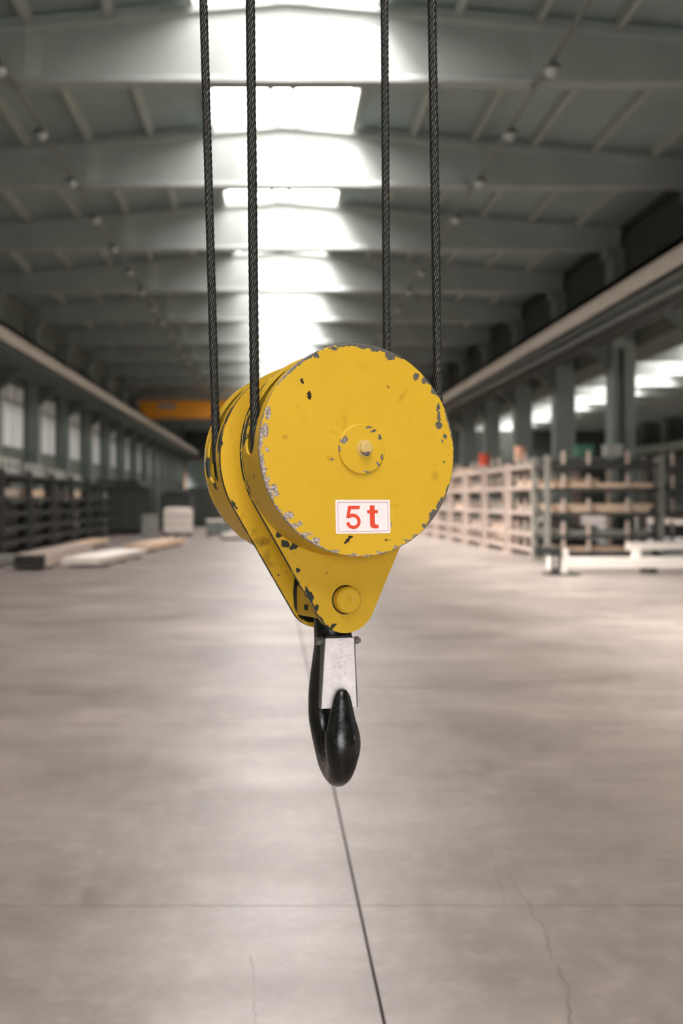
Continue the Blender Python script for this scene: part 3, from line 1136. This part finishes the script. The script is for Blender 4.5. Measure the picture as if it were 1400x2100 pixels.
# the crane that carries the block, above the picture
co_ = thing('bridge_crane', 'amber overhead travelling crane above the hook block, carrying its ropes', 'crane', (0, 2.05, 0))
for yy in (-1.2, 1.2):
    MB().span((-9.5, yy - .25, 7.55), (9.6, yy + .25, 8.45)).span((-9.5, yy - .33, 8.45), (9.6, yy + .33, 8.5)).span((-9.5, yy - .33, 7.5), (9.6, yy + .33, 7.56)).obj('girder', M['orange'], co_)
MB().span((-9.4, 1.6, 7.6), (9.5, 2.5, 7.66)).obj('walkway', M['steel_dark'], co_)
for x in (-9.1, 9.17):
    e = MB().span((x - .2, -2.2, 7.46), (x + .2, 2.2, 7.8)).obj('end_carriage', M['orange'], co_)
    for yy in (-1.8, 1.8):
        MB().cyl((x - .03, yy, 7.46), (x + .03, yy, 7.46), .17, 16).obj('wheel', M['steel_dark'], e, True)
MB().span((-1.0, -1.3, 8.5), (-.75, 1.3, 8.7)).span((1.0, -1.3, 8.5), (1.25, 1.3, 8.7)).span((-1.0, -.95, 8.55), (1.25, -.7, 8.7)).span((-1.0, .75, 8.55), (1.25, 1.0, 8.7)).obj('trolley_frame', M['orange'], co_)
MB().cyl((-.75, .05, 8.93), (1.0, .05, 8.93), .20, 24).obj('rope_drum', M['steel_mid'], co_, True)

# ------------------------------------------------------------------ conduits with lamps under the roof beams
lamp_n = {}
for sx, side in ((-1, 'windowed-wall side'), (1, 'open-column side')):
    x = 4.78 * sx
    m = MB().cyl((x, YA + .5, 9.21), (x, YB - 12, 9.21), .035, 8)
    for k in range(-4, KMAX):
        m.span((x - .03, yk(k) - .06, 9.2), (x + .03, yk(k) + .06, 9.285))
    tag(m.obj('cable_conduit', M['steel_mid'], None, True), 'thin grey cable conduit under the roof beams, %s of the hall' % side, 'conduit')
    lamp = None
    for j in range(16):
        y = 17.25 + 3.05 * j
        lb = 'small unlit lamp on the %s conduit, %s from the front' % ('windowed-wall' if sx < 0 else 'open-column', ORD[j])
        if lamp is None:
            lamp = thing('hanging_lamp', lb, 'lamp', (x, y, 9.01), 0, 'unlit lamps on the conduits')
            MB().cyl((0, 0, .05), (0, 0, .11), .14, 16).cyl((0, 0, .11), (0, 0, .162), .04, 10).obj('housing', M['steel_dark'], lamp, True)
            MB().cyl((0, 0, -.07), (0, 0, .05), .08, 16, 0, .13).obj('lamp_shade', M['lamp_white'], lamp, True)
        else:
            dup(lamp, (x, y, 9.01), label=lb)


# ------------------------------------------------------------------ racks and profile bundles
def rack_meshes(w, d, lv, top, mat_p, mat_b, pw=.11):
    """w along x (posts at both ends), d along y"""
    post = MB().box((0, 0, top / 2), (pw, pw, top)).box((0, 0, .02), (pw * 2.2, pw * 2.2, .04)).mesh('post', mat_p)
    bx = MB().box((0, 0, 0), (w - pw, pw * .7, .10)).mesh('rack_beam', mat_b)
    by = MB().box((0, 0, 0), (pw * .7, d - pw, .10)).mesh('cross_arm', mat_b)
    return post, bx, by


def rack(name, label, cat, loc, w, d, lv, top, meshes, group, stake=None, stakes=()):
    t = thing(name, label, cat, loc, 0, group)
    post, bx, by = meshes
    for sx in (-.5, .5):
        for sy in (-.5, .5):
            put('post', post, t, (sx * w, sy * d, 0))
    for z in lv:
        for sy in (-.5, .5):
            put('rack_beam', bx, t, (0, sy * d, z - .05))
        for sx in (-.5, .5):
            put('cross_arm', by, t, (sx * w, 0, z - .05))
        if stake is not None:
            for sx, sy in stakes:
                put('stake', stake, t, (sx * w, sy * d, z))
    return t


def bundle_mesh(L_, nx, nz, bw, bh, axis='y', gap=.012, jit=.12, rnd=0):
    r = random.Random(rnd)
    m = MB()
    for i in range(nx):
        for j in range(nz):
            off = r.uniform(-jit, jit)
            l2 = L_ / 2 * r.uniform(.9, 1.0)
            x = (i - (nx - 1) / 2) * (bw + gap)
            z = j * (bh + gap * .3)
            a, b = (x - bw / 2, off - l2, z), (x + bw / 2, off + l2, z + bh)
            if axis == 'x':
                a, b = (a[1], a[0], a[2]), (b[1], b[0], b[2])
            m.span(a, b)
    return m.mesh('profile_bundle', M['profile_tan'])


LV = ['floor-level', 'second', 'third', 'fourth', 'topmost']
# right-hand row of racks along the aisle, long side to the aisle
rl = [.26, .68, 1.28, 2.00, 2.62]
RW, RD = 2.1, 2.78
ms = rack_meshes(RW, RD, rl, 2.72, M['profile_pink'], M['profile_pink'])
bm_y = [bundle_mesh(2.6, 4, 2, .40, .08, 'y', .06, .06, s) for s in range(5)]
bm_y += [bundle_mesh(2.5, 6, 3, .24, .06, 'y', .05, .07, 10 + s) for s in range(4)]
cols_b = ['profile_tan', 'profile_pink', 'profile_grey', 'profile_dark', 'profile_dark', 'profile_grey']
bnames = {'profile_tan': 'tan', 'profile_pink': 'pale pinkish', 'profile_grey': 'grey', 'profile_dark': 'dark'}


def colored(me, mat):
    c = me.copy()
    c.materials[0] = M[mat]
    return c


bank = {(i, c): colored(me, c) for i, me in enumerate(bm_y) for c in set(cols_b)}
rng = random.Random(11)
stk = MB().span((-.035, -.035, 0), (.035, .035, .34)).mesh('stake', M['profile_pink'])
for i in range(10):
    yc = 29.1 + 3.12 * i
    x = 8.22 - .05 * i
    rack('storage_rack', 'pale steel storage rack facing the aisle, %s along the row behind the white beam' % ORD[i], 'rack', (x, yc, 0), RW, RD, rl, 2.72, ms, 'storage racks along the open columns', stk, [(-.5, q) for q in (-.17, .17)])
    for li, z in enumerate(rl):
        c = cols_b[rng.randrange(6)] if i > 0 else ['profile_dark', 'profile_grey', 'profile_pink', 'profile_tan', 'profile_grey'][li]
        b = rng.randrange(len(bm_y) if li < 4 else 5)
        o = put('profile_bundle', bank[(b, c)], None, (x, yc + rng.uniform(-.05, .05), z + .001))
        tag(o, '%s bundle of long profiles on the %s level of the %s aisle rack' % (bnames[c], LV[li], ORD[i]), 'bundle', 'profile bundles in the aisle racks')

# nearer rack, broad side to the camera, between the first two visible columns
nl_ = [.30, .72, 1.30, 1.92, 2.52]
ms2 = rack_meshes(2.9, 1.2, nl_, 2.75, M['profile_grey'], M['profile_dark'], .12)
bx_ = [bundle_mesh(2.7, 4, 1, .22, .12, 'x', .05, .08, 30 + s) for s in range(3)] + [bundle_mesh(2.6, 5, 3, .17, .06, 'x', .04, .10, 40 + s) for s in range(3)]
bank2 = {(i, c): colored(me, c) for i, me in enumerate(bx_) for c in set(cols_b)}
for i, (x, y) in enumerate(((8.35, 25.9), (11.55, 27.0), (14.7, 27.3))):
    rack('storage_rack', ['grey storage rack of long bars, broad side forward, just behind the white beam', 'grey storage rack standing second along, behind the column row', 'grey storage rack in the neighbouring hall, third along'][i], 'rack',
         (x, y, 0), 2.9, 1.2, nl_, 2.75, ms2, None, stk, [(q, -.5) for q in (-.36, -.14, .2)])
    for li, z in enumerate(nl_):
        c = (['profile_tan', 'profile_grey', 'profile_tan', 'profile_tan', 'profile_dark'] if i == 0 else ['profile_dark', 'profile_dark', 'profile_grey', 'profile_dark', 'profile_dark'])[li]
        o = put('profile_bundle', bank2[((li * 2 + i) % 6, c)], None, (x, y, z + .001))
        tag(o, '%s bundle of bars lying crosswise on the %s level of the %s broadside rack' % (bnames[c], LV[li], ORD[i]), 'bundle')

# white beam on the floor in front, on low trestles, with its stub post
wbm_ = thing('steel_beam', 'long white painted beam lying on low feet at the right edge of the floor', 'beam', (8.6, 21.9, 0))
MB().span((-2.6, -.12, .12), (3.4, .12, .34)).obj('flange', M['white'], wbm_)
MB().span((-.75, -.06, .34), (-.60, .06, .55)).obj('stub', M['white'], wbm_)
for xx in (-2.3, -.4, 1.5, 3.1):
    MB().span((xx - .1, -.25, 0), (xx + .1, .25, .12)).obj('foot', M['profile_dark'], wbm_)
tr = thing('barrier_stand', 'short barrier stand with a white upright and dark feet, beside the white beam', 'stand', (6.15, 21.3, 0))
MB().span((-.05, -.05, .03), (.09, .05, .55)).obj('upright', M['white'], tr)
for xx in (-.22, -.1):
    MB().span((xx - .03, -.03, .04), (xx + .03, .03, .45)).obj('leg', M['steel_dark'], tr)
MB().span((-.40, -.18, 0), (.30, .18, .05)).obj('base', M['steel_dark'], tr)
MB().span((-.60, -.1, .45), (-.06, .1, .60)).obj('crossbar', M['steel_dark'], tr)
wb2 = put('steel_tube', MB().span((-1.5, -.08, 0), (2.6, .08, .17)).mesh('steel_tube', M['white']), None, (9.9, 23.8, .421))
tag(wb2, 'white steel tube laid on blocks in front of the grey rack', 'tube')
for xx in (8.8, 11.6):
    tag(put('timber_block', MB().span((-.1, -.2, 0), (.1, .2, .42)).mesh('timber_block', M['profile_grey']), None, (xx, 23.8, 0)),
        'grey block holding up the %s end of the white tube' % ('near column' if xx > 10 else 'aisle'), 'block')

# small things on top of the racks
tops = [('drum', 'salmon', 'small salmon-coloured drum on top of the second aisle rack', (7.9, 32.2, 2.842), .18, .5),
        ('drum', 'red', 'small red drum standing on the fourth aisle rack', (8.05, 38.4, 2.842), .2, .55)]
for nm, mt, lb, loc, r_, h_ in tops:
    tag(put(nm, MB().cyl((0, 0, 0), (0, 0, h_), r_, 20).cyl((0, 0, h_ * .3), (0, 0, h_ * .34), r_ * 1.05, 20).cyl((0, 0, h_ * .66), (0, 0, h_ * .7), r_ * 1.05, 20).mesh(nm, M[mt], True), None, loc), lb, 'drum')
for x, y, mt, lb in ((12.1, 27.0, 'red', 'small red box on the second broadside rack'), (11.4, 27.0, 'orange', 'small orange box on the second broadside rack'), (14.2, 27.3, 'box_grey', 'grey box on the third broadside rack'),
                     (8.0, 25.9, 'green', 'small green box on the nearer broadside rack'), (8.75, 25.9, 'box_grey', 'small pale box on the nearer broadside rack')):
    b_ = MB().span((-.2, -.2, 0), (.2, .2, .28)).span((-.22, -.22, .24), (.22, .22, .30)).mesh('box', M[mt])
    tag(put('box', b_, None, (x, y, 2.52 + (.22 if x < 10 else .30))), lb, 'box')

# left racks, dark, along the windowed wall
ll = [.12, .50, .88, 1.28, 1.70, 2.34]
msl = rack_meshes(2.3, 2.72, ll, 2.44, M['steel_dark'], M['steel_dark'], .12)
LL = ['lowest', 'second', 'third', 'fourth', 'fifth', 'top']
lcol = ['profile_dark', 'profile_dark', 'profile_grey', 'profile_dark', 'profile_dark', 'profile_pink']
bnl = [bundle_mesh(2.5, 5, 2, .36, .11, 'y', .03, .07, 60 + s) for s in range(4)]
bankl = {(i, c): colored(me, c) for i, me in enumerate(bnl) for c in set(cols_b)}
rng = random.Random(4)
for i in range(7):
    yc = 24.9 + 3.05 * i
    x = -8.45
    rack('storage_rack', 'dark steel rack by the windowed wall, %s along from the front' % ORD[i], 'rack', (x, yc, 0), 2.3, 2.72, ll, 2.44, msl, 'dark racks by the windowed wall')
    for li, z in enumerate(ll[:5]):
        c = rng.choice(['profile_dark', 'profile_dark', 'profile_dark', 'profile_grey'])
        if li == 4:
            c = ['profile_dark', 'profile_pink', 'profile_tan', 'profile_dark', 'profile_tan', 'profile_dark', 'profile_grey'][i]
        o = put('profile_bundle', bankl[(rng.randrange(4), c)], None, (x, yc, z + .001))
        tag(o, '%s bundle of bars on the %s level of the %s dark rack' % (bnames[c], LL[li], ORD[i]), 'bundle')
    if i in (0, 1, 2, 3, 4):
        bx = thing('storage_box', 'grey box with round dark openings on top of the %s dark rack' % ORD[i], 'box', (x + .45, yc - .1, 2.341), 0, 'grey boxes on the dark racks')
        MB().span((-.55, -1.1, 0), (.55, 1.1, .5 - .06 * i)).obj('carton', M['box_grey'], bx)
        for q in (-.7, 0, .7):
            MB().cyl((.545, q, .24), (.56, q, .24), .11, 14).obj('opening', M['black'], bx, True)
        for q in (-.25, .25):
            MB().cyl((q, -1.115, .24), (q, -1.09, .24), .11, 14).obj('opening', M['black'], bx, True)

# bundles lying on the floor at the left
o = thing('profile_stack', 'long pale bundle with a dark square end on the floor before the dark racks', 'stack', (-5.62, 25.7, 0))
MB().span((-.36, -2.9, .06), (.36, 2.9, .36)).obj('wrapped_profiles', M['profile_pink'], o)
for j in range(3):
    MB().span((-.35 + j * .24, -2.96, .08), (-.13 + j * .24, -2.88, .34)).obj('end_cap', M['steel_dark'], o)
for yy in (-2.4, 0, 2.4):
    MB().span((-.4, yy - .06, 0), (.4, yy + .06, .06)).obj('batten', M['profile_dark'], o)
for (nm, lb, loc, rz, L_, W_, H_, mt) in (
        ('sheet_stack', 'low stack of pale sheets with a bright top, lying askew near the floor middle', (-4.35, 25.8, 0), -.118, 4.4, .95, .17, 'white'),
        ('sheet_stack', 'low stack of pale sheets lying farther back, next to the white pallet load', (-3.95, 33.3, 0), -.12, 5.5, .75, .17, 'profile_tan'),
        ('sheet_stack', 'thin pale stack of sheets on the floor at the foot of the dark racks', (-6.4, 32.8, 0), .0, 7.0, .7, .14, 'profile_tan'),
        ('sheet_stack', 'thin grey stack of sheets at the front left of the floor', (-6.75, 23.6, 0), .0, 4.0, .55, .16, 'profile_grey')):
    o = thing(nm, lb, 'stack', loc, rz)
    for q in (-.35, .0, .35):
        MB().span((-W_ / 2, q * L_ - .06, 0), (W_ / 2, q * L_ + .06, .07)).obj('batten', M['profile_dark'], o)
    n_ = 4
    for q in range(n_):
        e = rng.uniform(-.03, .03)
        z = .07 + q * (H_ / n_)
        MB().span((-W_ / 2 + e, -L_ / 2 + e, z), (W_ / 2 + e, L_ / 2 + e, z + H_ / n_ * .93)).obj('sheet', M[mt], o)
o = thing('pallet_load', 'white wrapped cube of goods on a dark pallet, at the far left of the floor', 'pallet load', (-4.32, 44.2, 0))
cube = MB()
for q in range(3):
    cube.span((-.6, -.5, .16 + q * .36), (.6, .5, .50 + q * .36))
cube.box((0, 0, 1.25), (1.0, .8, .06))
bevel(cube.obj('wrapped_goods', M['wrap'], o), .04)
for q in (-.5, 0, .5):
    MB().span((q - .07, -.5, 0), (q + .07, .5, .11)).obj('pallet_runner', M['steel_dark'], o)
MB().span((-.6, -.5, .11), (.6, .5, .15)).obj('pallet_deck', M['profile_dark'], o)
o = thing('leaning_sheet', 'grey sheet on a low support leaning beside the white pallet load', 'sheet', (-5.45, 43.2, 0))
MB().box((0, 0, .50), (.7, .06, 1.05), rot=Matrix.Rotation(-.35, 3, 'X')).obj('sheet', M['profile_grey'], o)
MB().span((-.35, .10, 0), (.35, .7, .1)).obj('base', M['steel_dark'], o)
o = thing('tool_cabinet', 'grey cabinet with a pale top, standing far back just left of the hook block', 'cabinet', (-2.55, 44.5, 0))
MB().span((-.5, -.4, .08), (.5, .4, .66)).obj('body', M['steel_mid'], o)
MB().span((-.53, -.43, .66), (.53, .43, .74)).obj('top', M['white'], o)
for q in (-.25, .25):
    MB().span((q - .22, -.42, .12), (q + .22, -.4, .62)).obj('door', M['blue_grey'], o)
for q in (-.42, .42):
    MB().span((q - .05, -.35, 0), (q + .05, .35, .08)).obj('foot', M['black'], o)
o = thing('sheet_stack', 'small low pale stack on a dark base, partly behind the hook block', 'stack', (-1.7, 40.5, 0))
MB().span((-.5, -.5, 0), (.5, .5, .1)).obj('batten', M['steel_dark'], o)
for q in range(3):
    MB().span((-.45, -.45, .1 + q * .06), (.45, .45, .155 + q * .06)).obj('sheet', M['white'], o)

# dark machines and stores in the far left corner
for i, (x, y, w, d, h_, lb) in enumerate(((-6.9, 48.0, 2.0, 3.0, 2.15, 'tall dark steel machine standing left of the white pallet load'),
                                           (-5.0, 50.5, 1.5, 2.5, 1.9, 'dark steel machine standing right behind the white pallet load'),
                                           (-4.0, 63.0, 3.2, 3.0, 2.3, 'dark container far behind the white pallet load'),
                                           (-8.6, 56.0, 2.6, 5.0, 2.6, 'dark container against the windowed wall far back'))):
    o = thing('machine' if i < 2 else 'container', lb, 'machine' if i < 2 else 'container', (x, y, 0))
    mt = M['steel_dark'] if i < 2 else M['wall_dark']
    MB().span((-w / 2, -d / 2, .12), (w / 2, d / 2, h_)).obj('body', mt, o)
    MB().span((-w / 2 + .1, -d / 2 + .1, 0), (w / 2 - .1, d / 2 - .1, .12)).obj('plinth', M['black'], o)
    for q in range(3):
        MB().span((-w / 2 + .1 + q * (w - .2) / 3, -d / 2 - .04, .3), (-w / 2 + .04 + (q + 1) * (w - .2) / 3, -d / 2, h_ - .2)).obj('panel', M['wall_dark'], o)
    MB().span((-w / 2 + .2, -d / 2 + .3, h_), (w / 2 - .2, d / 2 - .3, h_ + .12)).obj('lid', mt, o)
